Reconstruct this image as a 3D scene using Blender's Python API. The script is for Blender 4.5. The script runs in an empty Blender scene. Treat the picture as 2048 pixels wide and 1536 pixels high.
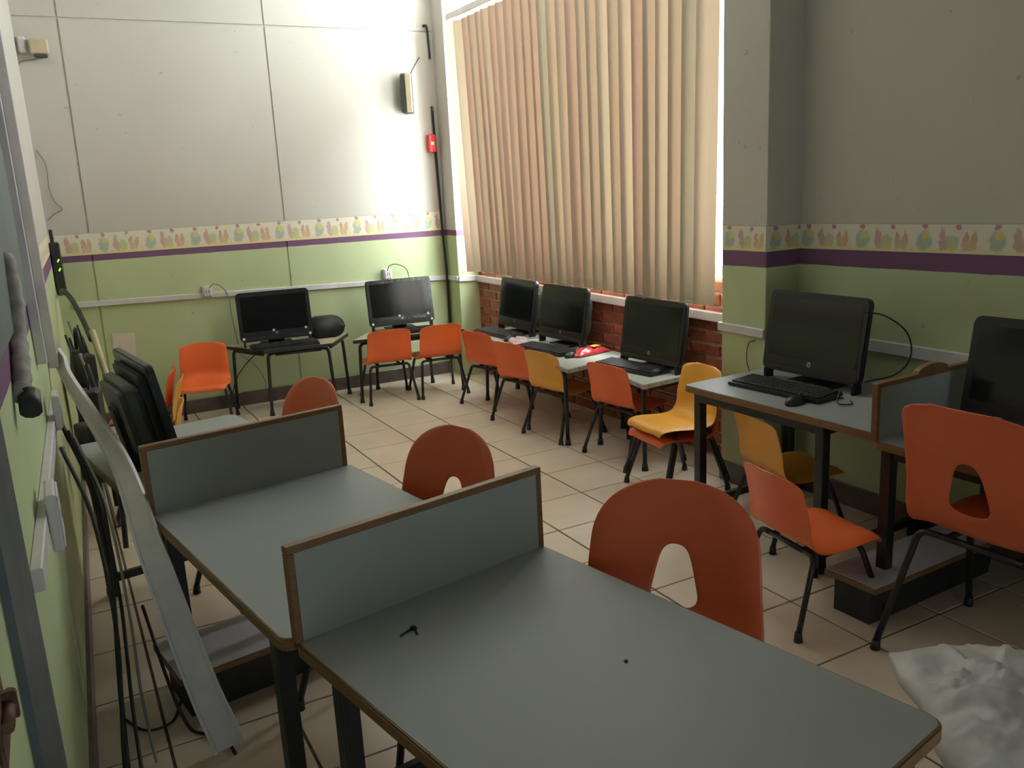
import bpy, bmesh, math, random
from mathutils import Vector, Matrix, noise
random.seed(7)
PI = math.pi
S = bpy.context.scene
COL = S.collection
R = math.radians

# ------------------------------------------------------------------ camera, sky, light, exposure
CAM_H = 1.4618
cam_d = bpy.data.cameras.new('camera'); cam = bpy.data.objects.new('camera', cam_d); COL.objects.link(cam)
yaw, pitch, roll = R(27.92), R(-13.11), R(-2.96)
fw = Vector((math.sin(yaw)*math.cos(pitch), math.cos(yaw)*math.cos(pitch), math.sin(pitch)))
rt = Vector((math.cos(yaw), -math.sin(yaw), 0)); up = rt.cross(fw)
r2 = rt*math.cos(roll)+up*math.sin(roll); u2 = up*math.cos(roll)-rt*math.sin(roll)
cam.matrix_world = Matrix(((r2.x, u2.x, -fw.x, 0), (r2.y, u2.y, -fw.y, 0), (r2.z, u2.z, -fw.z, CAM_H), (0, 0, 0, 1)))
cam_d.sensor_width = 36; cam_d.lens = 1717.1/2048*36; cam_d.clip_start = .02
S.camera = cam
S.view_settings.view_transform = 'Standard'; S.view_settings.look = 'None'
S.view_settings.gamma = 1; S.view_settings.use_curve_mapping = False
S.view_settings.exposure = 0.0
SKY = 34.0
w = bpy.data.worlds.new('sky'); S.world = w; w.use_nodes = True
bg = w.node_tree.nodes['Background']; bg.inputs[0].default_value = (.94, .98, 1.0, 1); bg.inputs[1].default_value = SKY

def portal(name, loc, rot, sx, sy):
    d = bpy.data.lights.new(name, 'AREA'); d.shape = 'RECTANGLE'; d.size = sx; d.size_y = sy
    d.cycles.is_portal = True
    o = bpy.data.objects.new(name, d); o.location = loc; o.rotation_euler = rot; COL.objects.link(o); return o
portal('window_daylight', (3.16, 4.56, 2.05), (0, PI/2, 0), 2.35, 3.2)
# added bluish fill set low behind the camera to lift camera-facing surfaces
d = bpy.data.lights.new('rear_fill', 'AREA'); d.shape = 'RECTANGLE'; d.size = 1.2; d.size_y = .95
d.energy = 14.0; d.color = (.78, .93, 1.0)
rear_fill_light = bpy.data.objects.new('rear_fill', d); rear_fill_light.location = (.80, -1.75, .52); rear_fill_light.rotation_euler = (PI/2, 0, 0)
COL.objects.link(rear_fill_light)
cy = S.cycles
cy.max_bounces = 10; cy.diffuse_bounces = 6; cy.transmission_bounces = 6; cy.glossy_bounces = 4; cy.transparent_max_bounces = 12
cy.sample_clamp_indirect = 4.0; cy.use_denoising = True
try: cy.denoiser = 'OPENIMAGEDENOISE'
except Exception: pass

# ------------------------------------------------------------------ materials
class NT:
    def __init__(s, name):
        s.m = bpy.data.materials.new(name); s.m.use_nodes = True; s.t = s.m.node_tree
        s.p = s.t.nodes['Principled BSDF']; s.out = s.t.nodes['Material Output']
    def n(s, typ, **k):
        nd = s.t.nodes.new(typ)
        for a, b in k.items(): setattr(nd, a, b)
        return nd
    def l(s, a, b): s.t.links.new(a, b)
    def val(s, sock, v):
        if isinstance(v, bpy.types.NodeSocket): s.l(v, sock)
        else: sock.default_value = v
    def math(s, op, a, b=0.0, c=None):
        nd = s.n('ShaderNodeMath', operation=op); s.val(nd.inputs[0], a); s.val(nd.inputs[1], b)
        if c is not None: s.val(nd.inputs[2], c)
        return nd.outputs[0]
    def mix(s, f, a, b):
        nd = s.n('ShaderNodeMix', data_type='RGBA'); s.val(nd.inputs[0], f); s.val(nd.inputs[6], a); s.val(nd.inputs[7], b)
        return nd.outputs[2]
    def noise(s, scale, detail=3, vec=None, rough=.5):
        nd = s.n('ShaderNodeTexNoise'); nd.inputs['Scale'].default_value = scale; nd.inputs['Detail'].default_value = detail
        nd.inputs['Roughness'].default_value = rough
        if vec is None:
            vec = s.n('ShaderNodeTexCoord').outputs['Object']
        s.l(vec, nd.inputs['Vector']); return nd.outputs[0]
    def ramp(s, f, lo, hi):
        nd = s.n('ShaderNodeMapRange'); s.val(nd.inputs[0], f); nd.inputs[1].default_value = lo; nd.inputs[2].default_value = hi
        return nd.outputs[0]
    def bump(s, h, strength=.2, dist=.01):
        nd = s.n('ShaderNodeBump'); nd.inputs['Strength'].default_value = strength; nd.inputs['Distance'].default_value = dist
        s.l(h, nd.inputs['Height']); s.l(nd.outputs[0], s.p.inputs['Normal'])
def c4(c): return (c[0], c[1], c[2], 1)
def mat(name, col, rough=.5, spec=.5, metal=0, var=.12, scale=8, bump=0, bscale=60, coat=0, trans=None):
    t = NT(name)
    dark = c4([x*(1-var) for x in col]); lite = c4([min(1, x*(1+var)) for x in col])
    t.l(t.mix(t.ramp(t.noise(scale, 4), .3, .7), dark, lite), t.p.inputs['Base Color'])
    t.p.inputs['Roughness'].default_value = rough; t.p.inputs['Specular IOR Level'].default_value = spec
    t.p.inputs['Metallic'].default_value = metal; t.p.inputs['Coat Weight'].default_value = coat
    if bump: t.bump(t.noise(bscale, 3), bump, .003)
    return t.m
CREAM = (.53, .497, .445); GREEN = (.51, .575, .335); PURPLE = (.165, .078, .155)
def wall_paint(name, axis, zb, zp, slope):
    """plaster painted green below, a purple stripe from zb to zp, cream above; the stripe climbs `slope` metres per metre along the axis"""
    t = NT(name); sp = t.n('ShaderNodeSeparateXYZ'); t.l(t.n('ShaderNodeTexCoord').outputs['Object'], sp.inputs[0])
    along = sp.outputs[axis]; z = t.math('SUBTRACT', sp.outputs[2], t.math('MULTIPLY', along, slope))
    z = t.math('ADD', z, t.math('MULTIPLY', t.math('SUBTRACT', t.noise(9, 2), .5), .006))
    stain = t.ramp(t.noise(1.7, 5), .35, .75)
    cream = t.mix(stain, c4([x*.93 for x in CREAM]), c4(CREAM)); green = t.mix(stain, c4([x*.88 for x in GREEN]), c4(GREEN))
    c = t.mix(t.math('GREATER_THAN', z, zb), green, c4(PURPLE)); c = t.mix(t.math('GREATER_THAN', z, zp), c, cream)
    scuff = t.ramp(t.noise(23, 3), .70, .78)
    c = t.mix(t.math('MULTIPLY', scuff, .35), c, (.12, .11, .09, 1))
    t.l(c, t.p.inputs['Base Color']); t.p.inputs['Roughness'].default_value = .62; t.p.inputs['Specular IOR Level'].default_value = .25
    t.bump(t.noise(45, 4), .12, .004); return t.m
def border_print(name):
    """printed wallpaper border of soft pastel toy animals; u in metres, v from 0 to 1"""
    t = NT(name); uv = t.n('ShaderNodeSeparateXYZ'); t.l(t.n('ShaderNodeTexCoord').outputs['UV'], uv.inputs[0])
    ob = t.n('ShaderNodeTexCoord').outputs['Object']
    nz = t.math('MULTIPLY', t.math('SUBTRACT', t.noise(38, 2, ob), .5), .11); nz2 = t.math('MULTIPLY', t.math('SUBTRACT', t.noise(55, 2, ob), .5), .22)
    u = t.math('ADD', t.math('FRACT', t.math('DIVIDE', uv.outputs[0], .287)), nz); v = t.math('ADD', uv.outputs[1], nz2)
    c = t.mix(t.math('LESS_THAN', v, .13), (.70, .655, .53, 1), (.70, .62, .34, 1))
    for cu, cv, ru, rv, col in ((.17, .43, .115, .33, (.34, .43, .40)), (.20, .60, .07, .15, (.68, .56, .16)), (.13, .26, .08, .16, (.42, .46, .33)),
                                (.17, .88, .05, .10, (.40, .16, .26)), (.425, .48, .055, .36, (.52, .30, .29)), (.46, .30, .07, .22, (.55, .36, .30)),
                                (.57, .36, .095, .25, (.46, .50, .28)), (.58, .17, .08, .09, (.62, .54, .20)), (.66, .86, .045, .09, (.42, .16, .24)),
                                (.75, .38, .05, .28, (.52, .32, .22)), (.87, .42, .05, .30, (.54, .34, .20)), (.81, .26, .10, .17, (.60, .42, .26)),
                                (.75, .62, .025, .10, (.58, .28, .20)), (.96, .20, .05, .10, (.66, .62, .44))):
        a = t.math('POWER', t.math('DIVIDE', t.math('SUBTRACT', u, cu), ru), 2.0); b = t.math('POWER', t.math('DIVIDE', t.math('SUBTRACT', v, cv), rv), 2.0)
        m = t.math('SUBTRACT', 1.0, t.ramp(t.math('ADD', a, b), .6, 1.25))
        c = t.mix(t.math('MULTIPLY', m, .85), c, c4(col))
    c = t.mix(t.math('GREATER_THAN', uv.outputs[1], .955), c, (.42, .46, .30, 1))
    t.l(c, t.p.inputs['Base Color']); t.p.inputs['Roughness'].default_value = .6; t.p.inputs['Specular IOR Level'].default_value = .3
    return t.m
def slat_mat(name, col, thru):
    t = NT(name); uv = t.n('ShaderNodeTexCoord').outputs['Object']
    mp = t.n('ShaderNodeMapping'); mp.inputs['Scale'].default_value = (60, 60, 1.2); t.l(uv, mp.inputs[0])
    f = t.ramp(t.noise(6, 3, mp.outputs[0]), .3, .7)
    c = t.mix(f, c4([x*.9 for x in col]), c4(col)); c2 = t.mix(f, c4([x*.9 for x in thru]), c4(thru))
    df = t.n('ShaderNodeBsdfDiffuse'); tr = t.n('ShaderNodeBsdfTranslucent'); ad = t.n('ShaderNodeAddShader')
    t.l(c, df.inputs[0]); t.l(c2, tr.inputs[0]); t.l(df.outputs[0], ad.inputs[0]); t.l(tr.outputs[0], ad.inputs[1]); t.l(ad.outputs[0], t.out.inputs[0])
    return t.m
def glass_mat(name, tint=(.93, .96, .95), gloss=.08):
    t = NT(name); a = t.n('ShaderNodeBsdfTransparent'); g = t.n('ShaderNodeBsdfGlossy'); m = t.n('ShaderNodeMixShader')
    a.inputs[0].default_value = c4(tint); g.inputs['Roughness'].default_value = .02
    f = t.math('MULTIPLY', t.noise(2, 2), gloss*2); t.l(f, m.inputs[0])
    t.l(a.outputs[0], m.inputs[1]); t.l(g.outputs[0], m.inputs[2]); t.l(m.outputs[0], t.out.inputs[0]); return t.m
def plastic_bag_mat(name):
    t = NT(name); t.p.inputs['Base Color'].default_value = (.80, .78, .80, 1); t.p.inputs['Roughness'].default_value = .28
    f = t.ramp(t.noise(14, 4), .35, .75)
    t.l(t.mix(f, (.74, .74, .77, 1), (.92, .91, .90, 1)), t.p.inputs['Base Color'])
    a = t.n('ShaderNodeBsdfTransparent'); m = t.n('ShaderNodeMixShader'); tr = t.n('ShaderNodeBsdfTranslucent'); tr.inputs[0].default_value = (.75, .74, .76, 1)
    m2 = t.n('ShaderNodeMixShader'); m2.inputs[0].default_value = .25
    t.l(t.p.outputs[0], m2.inputs[1]); t.l(tr.outputs[0], m2.inputs[2])
    m.inputs[0].default_value = .12; t.l(m2.outputs[0], m.inputs[1]); t.l(a.outputs[0], m.inputs[2]); t.l(m.outputs[0], t.out.inputs[0])
    t.bump(t.noise(16, 3), .35, .015); return t.m
def tile_mat(name):
    t = NT(name); oi = t.n('ShaderNodeObjectInfo'); ob = t.n('ShaderNodeTexCoord').outputs['Object']
    vec = t.n('ShaderNodeVectorMath', operation='ADD'); sc = t.n('ShaderNodeVectorMath', operation='SCALE')
    t.l(oi.outputs['Location'], sc.inputs[0]); sc.inputs[3].default_value = 1.0; t.l(ob, vec.inputs[0]); t.l(sc.outputs[0], vec.inputs[1])
    f = t.ramp(t.noise(3.2, 5, vec.outputs[0]), .3, .7); c = t.mix(f, (.64, .53, .42, 1), (.76, .65, .53, 1))
    c = t.mix(t.math('MULTIPLY', oi.outputs['Random'], .22), c, (.57, .47, .37, 1))
    speck = t.ramp(t.noise(120, 2, vec.outputs[0]), .68, .75); c = t.mix(t.math('MULTIPLY', speck, .25), c, (.25, .18, .12, 1))
    t.l(c, t.p.inputs['Base Color']); t.p.inputs['Specular IOR Level'].default_value = .5
    t.p.inputs['Roughness'].default_value = .30; return t.m
def laminate_mat(name, col):
    t = NT(name); f = t.ramp(t.noise(2.2, 3), .25, .85); c = t.mix(f, c4(col), c4([x*.88 for x in col]))
    smear = t.ramp(t.noise(6, 6, None, .6), .50, .85); c = t.mix(t.math('MULTIPLY', smear, .22), c, (.36, .35, .31, 1))
    dots = t.ramp(t.noise(70, 2), .74, .78); c = t.mix(t.math('MULTIPLY', dots, .3), c, (.2, .19, .17, 1))
    t.l(c, t.p.inputs['Base Color']); t.p.inputs['Roughness'].default_value = .42
    t.p.inputs['Specular IOR Level'].default_value = .22; return t.m
def wood_mat(name, col):
    t = NT(name); mp = t.n('ShaderNodeMapping'); mp.inputs['Scale'].default_value = (6, 6, 30); t.l(t.n('ShaderNodeTexCoord').outputs['Object'], mp.inputs[0])
    f = t.ramp(t.noise(5, 4, mp.outputs[0]), .3, .7); t.l(t.mix(f, c4([x*.7 for x in col]), c4(col)), t.p.inputs['Base Color'])
    t.p.inputs['Roughness'].default_value = .45; return t.m

M = dict(
    back=wall_paint('painted plaster back', 0, 1.1115, 1.155, -.0056), right=wall_paint('painted plaster right', 1, 1.083, 1.153, -.0125),
    left=wall_paint('painted plaster left', 1, 1.115, 1.185, 0), border=border_print('pastel border paper'),
    cream=mat('cream ceiling paint', (.78, .76, .70), .8, var=.04, scale=2), tile=tile_mat('beige glazed tile'),
    grout=mat('dark grout', (.085, .06, .045), .8, var=.3, scale=30), skirt=mat('dark brown skirting tile', (.10, .075, .065), .3, var=.3, scale=14),
    brick=mat('dark red brick', (.27, .078, .044), .42, var=.45, scale=16, bump=.3, bscale=40), mortar=mat('pale mortar', (.60, .52, .40), .8, var=.2, scale=25),
    white=mat('white plastic trunking', (.62, .58, .60), .4, var=.08, scale=12), beige=mat('beige plastic', (.46, .38, .25), .5, var=.15),
    alu=mat('painted window frame', (.62, .60, .56), .4, var=.1), glass=glass_mat('window glass'),
    lam=laminate_mat('pale grey laminate', (.335, .355, .350)), lam2=laminate_mat('pale laminate shelf', (.58, .58, .66)),
    edge=wood_mat('brown wood edge band', (.235, .118, .045)), steel=mat('black painted steel', (.012, .013, .015), .38, var=.3, scale=30),
    tan=laminate_mat('tan laminate', (.50, .43, .30)), tanedge=mat('black rubber edge', (.02, .02, .02), .5), worn=mat('worn grey chipboard edge', (.36, .34, .29), .8, var=.4, scale=60, bump=.5),
    w_top=laminate_mat('worn greenish laminate', (.46, .47, .41)),
    orange=mat('orange polypropylene', (.78, .135, .030), .40, var=.07, scale=5, bump=.06, bscale=300), yellow=mat('yellow polypropylene', (.74, .34, .035), .40, var=.06, scale=5, bump=.06, bscale=300),
    darkorange=mat('deep orange polypropylene', (.62, .115, .040), .42, var=.08, scale=5, bump=.06, bscale=300),
    black=mat('black plastic', (.014, .014, .016), .32, var=.25, scale=20), blackmatte=mat('matt black plastic', (.018, .018, .018), .6, var=.25, scale=20),
    screen=mat('dark glossy screen', (.006, .007, .008), .12, spec=.5, var=.1), film=mat('crinkled clear film', (.05, .05, .055), .15, var=.5, scale=30, bump=.6, bscale=40),
    keys=mat('charcoal key plastic', (.022, .022, .024), .5, var=.2), silver=mat('silver badge', (.40, .40, .42), .3, metal=.6), sticker=mat('pale sticker', (.75, .74, .70), .5),
    cable=mat('black cable', (.012, .012, .012), .5), greycable=mat('grey cable', (.22, .21, .19), .55), red=mat('red plastic', (.62, .03, .03), .35, var=.1),
    olive=mat('dark olive casing', (.05, .052, .040), .5, var=.2), shade_panel=mat('dark grey green board', (.10, .12, .115), .6, var=.15, scale=3),
    jamb=mat('blue grey painted steel', (.075, .085, .10), .45, var=.3, scale=12), rust=mat('rusty brown metal', (.11, .05, .03), .7, var=.5, scale=30),
    bag=plastic_bag_mat('thin white plastic'), paper=mat('white paper', (.74, .76, .78), .6, var=.06, scale=6), beigetop=laminate_mat('pale beige laminate', (.60, .55, .40)),
    cloth=mat('faded pink cloth', (.50, .36, .36), .8, var=.4, scale=30), packet=mat('red snack wrapper foil', (.60, .05, .06), .22, var=.3, scale=12, bump=.5, bscale=25),
    yellowprint=mat('yellow print', (.75, .45, .06), .3), dusty=mat('dusty beige wrapping', (.30, .27, .25), .8, var=.35, scale=25, bump=.6, bscale=30),
    pinkpaper=mat('pale paper sheet', (.66, .57, .50), .7, var=.06),
    led=None)
t = NT('green indicator lamp'); t.p.inputs['Emission Color'].default_value = (.25, 1, .02, 1); t.p.inputs['Emission Strength'].default_value = 2.5
t.l(t.mix(t.noise(40), (.1, .4, .02, 1), (.15, .5, .02, 1)), t.p.inputs['Base Color']); M['led'] = t.m

# ------------------------------------------------------------------ mesh helpers
def obj(name, bm, m, parent=None, loc=None, rot=None, smooth=False, kind=None):
    me = bpy.data.meshes.new(name); bmesh.ops.recalc_face_normals(bm, faces=bm.faces) if not getattr(bm, 'keepn', False) else None
    bm.to_mesh(me); bm.free()
    if smooth: me.polygons.foreach_set('use_smooth', [True]*len(me.polygons))
    o = bpy.data.objects.new(name, me); COL.objects.link(o)
    for x in (m if isinstance(m, (list, tuple)) else [m]): me.materials.append(x)
    if parent: o.parent = parent
    if loc: o.location = loc
    if rot: o.rotation_euler = rot
    if kind: o['kind'] = kind
    return o
def tag(o, label, cat, group=None):
    o['label'] = label; o['category'] = cat
    if group: o['group'] = group
    return o
def thing(name, label, cat, loc=(0, 0, 0), rz=0, group=None):
    o = bpy.data.objects.new(name, None); COL.objects.link(o); o.empty_display_size = .05
    o.location = loc; o.rotation_euler = (0, 0, rz); return tag(o, label, cat, group)
def struct(o): o['kind'] = 'structure'; return o
def copy_tree(o, parent=None):
    c = o.copy(); COL.objects.link(c); c.parent = parent
    for ch in o.children: copy_tree(ch, c)
    return c
def box(bm, x0, x1, y0, y1, z0, z1, bev=0, seg=1, mi=0, mtx=None):
    vs = [bm.verts.new(p) for p in ((x0, y0, z0), (x1, y0, z0), (x1, y1, z0), (x0, y1, z0), (x0, y0, z1), (x1, y0, z1), (x1, y1, z1), (x0, y1, z1))]
    fs = [bm.faces.new([vs[i] for i in q]) for q in ((3, 2, 1, 0), (4, 5, 6, 7), (0, 1, 5, 4), (1, 2, 6, 5), (2, 3, 7, 6), (3, 0, 4, 7))]
    for f in fs: f.material_index = mi
    if bev:
        es = list({e for f in fs for e in f.edges}); r = bmesh.ops.bevel(bm, geom=es, offset=bev, segments=seg, affect='EDGES', profile=.5)
        vs = list({v for f in r['faces'] for v in f.verts} | {v for v in vs if v.is_valid})
        for f in r['faces']: f.material_index = mi
    if mtx: bmesh.ops.transform(bm, matrix=mtx, verts=[v for v in vs if v.is_valid])
    return bm
def B(*a, **k): bm = bmesh.new(); box(bm, *a, **k); return bm
def prism(bm, pts, z0, z1, bev=0, seg=2, mi=0):
    lo = [bm.verts.new((x, y, z0)) for x, y in pts]; hi = [bm.verts.new((x, y, z1)) for x, y in pts]; n = len(pts)
    fs = [bm.faces.new(list(reversed(lo))), bm.faces.new(hi)] + [bm.faces.new((lo[i], lo[(i+1) % n], hi[(i+1) % n], hi[i])) for i in range(n)]
    for f in fs: f.material_index = mi
    if bev: bmesh.ops.bevel(bm, geom=list(fs[0].edges)+list(fs[1].edges), offset=bev, segments=seg, affect='EDGES')
    return bm
def rrect(x0, x1, y0, y1, r, n=4):
    out = []
    for cx, cy_, a in ((x1-r, y1-r, 0), (x0+r, y1-r, 90), (x0+r, y0+r, 180), (x1-r, y0+r, 270)):
        for k in range(n+1):
            t = R(a+90*k/n); out.append((cx+r*math.cos(t), cy_+r*math.sin(t)))
    return out
def smooth_path(pts, n=5):
    P = [Vector(p) for p in pts]; P = [2*P[0]-P[1]]+P+[2*P[-1]-P[-2]]; out = []
    for i in range(1, len(P)-2):
        a, b, c, d = P[i-1:i+3]
        for k in range(n):
            t = k/n; out.append(.5*((2*b)+(c-a)*t+(2*a-5*b+4*c-d)*t*t+(3*b-a-3*c+d)*t**3))
    out.append(P[-2]); return out
def bend(pts, r, n=4):
    """polyline with its corners rounded to radius r"""
    P = [Vector(p) for p in pts]; out = [P[0]]
    for a, b, c in zip(P, P[1:], P[2:]):
        u = (a-b).normalized(); v = (c-b).normalized(); d = min(r, (a-b).length*.45, (c-b).length*.45)
        for k in range(n+1):
            t = k/n; out.append((1-t)**2*(b+u*d)+2*t*(1-t)*b+t*t*(b+v*d))
    out.append(P[-1]); return out
def sweep(bm, path, rad, n=8, ratio=1.0, upv=None, mi=0):
    """tube along a path; ratio flattens it to a ribbon-like section"""
    path = [Vector(p) for p in path]; rings = []; prev = None
    for i, p in enumerate(path):
        d = (path[min(i+1, len(path)-1)]-path[max(i-1, 0)]).normalized()
        if prev is None:
            a = Vector(upv) if upv else (Vector((0, 0, 1)) if abs(d.z) < .9 else Vector((1, 0, 0)))
        else: a = prev
        a = (a-d*a.dot(d)).normalized(); prev = a; b = d.cross(a)
        rr = rad[i] if isinstance(rad, (list, tuple)) else rad
        rings.append([bm.verts.new(p+(a*math.cos(2*PI*k/n)*ratio+b*math.sin(2*PI*k/n))*rr) for k in range(n)])
    for r0, r1 in zip(rings, rings[1:]):
        for k in range(n):
            f = bm.faces.new((r0[k], r0[(k+1) % n], r1[(k+1) % n], r1[k])); f.smooth = True; f.material_index = mi
    bm.faces.new(list(reversed(rings[0]))).material_index = mi; bm.faces.new(rings[-1]).material_index = mi
    return bm
def tube(path, rad, n=8, **k): bm = bmesh.new(); sweep(bm, path, rad, n, **k); return bm
def ellipsoid(bm, c, r, seg=16, rings=10, zmin=None):
    res = bmesh.ops.create_uvsphere(bm, u_segments=seg, v_segments=rings, radius=1)
    for v in res['verts']:
        v.co = Vector((v.co.x*r[0]+c[0], v.co.y*r[1]+c[1], v.co.z*r[2]+c[2]))
        if zmin is not None and v.co.z < zmin: v.co.z = zmin
    for v in res['verts']:
        for f in v.link_faces: f.smooth = True
    return bm
def quad_strip(name, a, b, z0, z1, m, parent, off):
    """thin paper strip between plan points a and b; z given at both ends; off = outward normal * thickness; UV u in metres"""
    bm = bmesh.new(); a = Vector((a[0], a[1], 0)); b = Vector((b[0], b[1], 0)); off = Vector((off[0], off[1], 0)); L = (b-a).length
    A = [a+off+Vector((0, 0, z0[0])), b+off+Vector((0, 0, z0[1])), b+off+Vector((0, 0, z1[1])), a+off+Vector((0, 0, z1[0]))]
    Bk = [p-off for p in A]; va = [bm.verts.new(p) for p in A]; vb = [bm.verts.new(p) for p in Bk]
    f = bm.faces.new(va); lay = bm.loops.layers.uv.new('UVMap')
    for lp, uv in zip(f.loops, ((0, 0), (L, 0), (L, 1), (0, 1))): lp[lay].uv = uv
    for i in range(4): bm.faces.new((va[i], vb[i], vb[(i+1) % 4], va[(i+1) % 4]))
    return obj(name, bm, m, parent)

# ------------------------------------------------------------------ the room
YB, XR, XP = 6.25, 2.965, 2.765          # back wall, right wall, front of its pillars
XN = lambda y: -.09+.034*(y-2.3)         # the left wall runs a little askew
YF, ZC = -1.8, 3.2
T = .333; GX, GY = 2.0995, 3.3074        # tile pitch and one grout crossing
fl = struct(obj('floor', B(-.4, 3.3, -2.0, 6.4, -.12, -.004), M['grout']))
proto = None
for i in range(-8, 4):
    for j in range(-15, 10):
        cx, cy_ = GX+(i+.5)*T, GY+(j+.5)*T
        x0, x1, y0, y1 = cx-T/2+.0042, cx+T/2-.0042, cy_-T/2+.003, cy_+T/2-.003
        lx = XN(cy_)-.12
        if x0 > XR or y0 > YB or cx+T/2 < lx-.1: continue
        if x1 > XR+.1 or y1 > YB+.05:
            bm = B(x0-cx, min(x1, XR+.02)-cx, y0-cy_, min(y1, YB+.02)-cy_, -.012, 0, bev=.0015); o = obj('tile', bm, M['tile'], fl)
        elif proto is None:
            proto = o = obj('tile', B(x0-cx, x1-cx, y0-cy_, y1-cy_, -.012, 0, bev=.0015), M['tile'], fl)
        else:
            o = proto.copy(); COL.objects.link(o); o.parent = fl
        o.location = (cx, cy_, random.uniform(-.0006, .0006))
struct(obj('ceiling', B(-.5, 3.4, -2.0, 6.5, ZC, ZC+.1), M['cream']))
# back wall of plaster panels with open joints
wb = struct(obj('wall_back', B(-.3, 3.3, YB+.008, YB+.15, 0, ZC), M['back']))
SEAMS = ((.264, .292), (1.542, 1.548))
xs = [(-.2, -.2), SEAMS[0], SEAMS[1], (2.81, 2.81)]
for (a0, a1), (b0, b1) in zip(xs, xs[1:]):
    for z0, z1 in ((0, 2.585), (2.597, ZC)):
        bm = bmesh.new(); k = lambda lo, hi, z: hi+(lo-hi)*min(z, 2.6)/2.6
        P = [(k(a1, a0, z0)+.006, z0), (k(b1, b0, z0)-.006, z0), (k(b1, b0, z1)-.006, z1), (k(a1, a0, z1)+.006, z1)]
        fr = [bm.verts.new((x, YB, z)) for x, z in P]; bk = [bm.verts.new((x, YB+.012, z)) for x, z in P]
        bm.faces.new(fr)
        for i in range(4): bm.faces.new((fr[i], bk[i], bk[(i+1) % 4], fr[(i+1) % 4]))
        obj('panel', bm, M['back'], wb)
quad_strip('border_paper', (.02, YB), (2.765, YB), (1.1525, 1.139), (1.293, 1.2885), M['border'], wb, (0, -.0015))
struct(obj('baseboard_back', B(XN(YB), 2.77, YB-.014, YB, 0, .098, bev=.003), M['skirt']))
# left wall
def lwall(y0, y1, z0, z1, t0, t1, bev=0):
    bm = bmesh.new(); A = [(XN(y0)+t0, y0), (XN(y0)+t1, y0), (XN(y1)+t1, y1), (XN(y1)+t0, y1)]
    return prism(bm, A, z0, z1, bev, 1)
wl = struct(obj('wall_left', lwall(YF-.1, YB+.1, 0, ZC, -.15, 0), M['left']))
struct(obj('baseboard_left', lwall(1.62, YB-.015, 0, .095, 0, .012), M['skirt']))
quad_strip('border_paper', (XN(3.7), 3.7), (XN(6.24), 6.24), (1.187, 1.187), (1.30, 1.30), M['border'], wl, (.0015, 0))
# wall behind the camera with the doorway
wf = bmesh.new(); box(wf, -.4, .30, YF-.12, YF, 0, ZC); box(wf, 1.60, 3.3, YF-.12, YF, 0, ZC); box(wf, .30, 1.60, YF-.12, YF, 2.25, ZC)
struct(obj('wall_front', wf, M['left']))
struct(obj('door_1', B(.30, 1.60, YF-.10, YF-.05, 0, 2.25), M['jamb']))
# right wall: solid in front, window bay behind
WY0, WY1, SILL, HEAD = 3.07, 6.05, .95, 3.15
wr = struct(obj('wall_right', B(XR, XR+.2, YF-.1, 2.80, 0, ZC), M['right']))
quad_strip('border_paper', (XR, 2.79), (XR, YF), (1.1175, 1.1755), (1.2295, 1.2875), M['border'], wr, (-.0015, 0))
struct(obj('baseboard_right', B(XR-.014, XR, YF, 2.79, 0, .098, bev=.003), M['skirt']))
pn = struct(obj('wall_pillar_near', B(XP, XR+.2, 2.79, WY0, 0, ZC, bev=.004, seg=2), M['right']))
quad_strip('border_paper', (XP, WY0-.003), (XP, 2.793), (1.1165, 1.117), (1.2315, 1.2305), M['border'], pn, (-.0015, 0))
quad_strip('border_paper', (XP+.003, 2.79), (XR, 2.79), (1.117, 1.117), (1.2305, 1.2295), M['border'], pn, (0, -.0015))
struct(obj('baseboard_pillar', prism(bmesh.new(), [(XP-.012, WY0), (XP-.012, 2.778), (XR-.015, 2.778), (XR-.015, 2.79), (XP, 2.79), (XP, WY0)], 0, .098), M['skirt']))
pf = struct(obj('wall_pillar_far', B(2.79, XR+.2, WY1, YB+.1, 0, ZC, bev=.004, seg=2), M['back']))
# brick parapet under the window
bw = struct(obj('wall_brick', B(XR+.006, XR+.2, WY0-.02, WY1+.02, 0, SILL), M['mortar']))
struct(obj('wall_window_head', B(XR, XR+.2, WY0, WY1, HEAD, ZC), M['right']))
CH, BL = .0665, .235
bproto = None
for r in range(14):
    z0 = .012+r*CH; y = WY0-(BL*.5 if r % 2 else 0)
    while y < WY1:
        y0, y1 = max(y, WY0-.005), min(y+BL-.012, WY1+.005)
        if y1-y0 > .03:
            full = abs((y1-y0)-(BL-.012)) < 1e-4
            dx = random.uniform(-.0025, .0025)
            if full and bproto is not None:
                o = bproto.copy(); COL.objects.link(o)
            else:
                o = obj('brick', B(-.006, .03, -(y1-y0)/2, (y1-y0)/2, 0, CH-.011, bev=.003), M['brick'])
                if full: bproto = o
            o.parent = bw; o.location = (XR+dx, (y0+y1)/2, z0)
        y += BL
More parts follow.
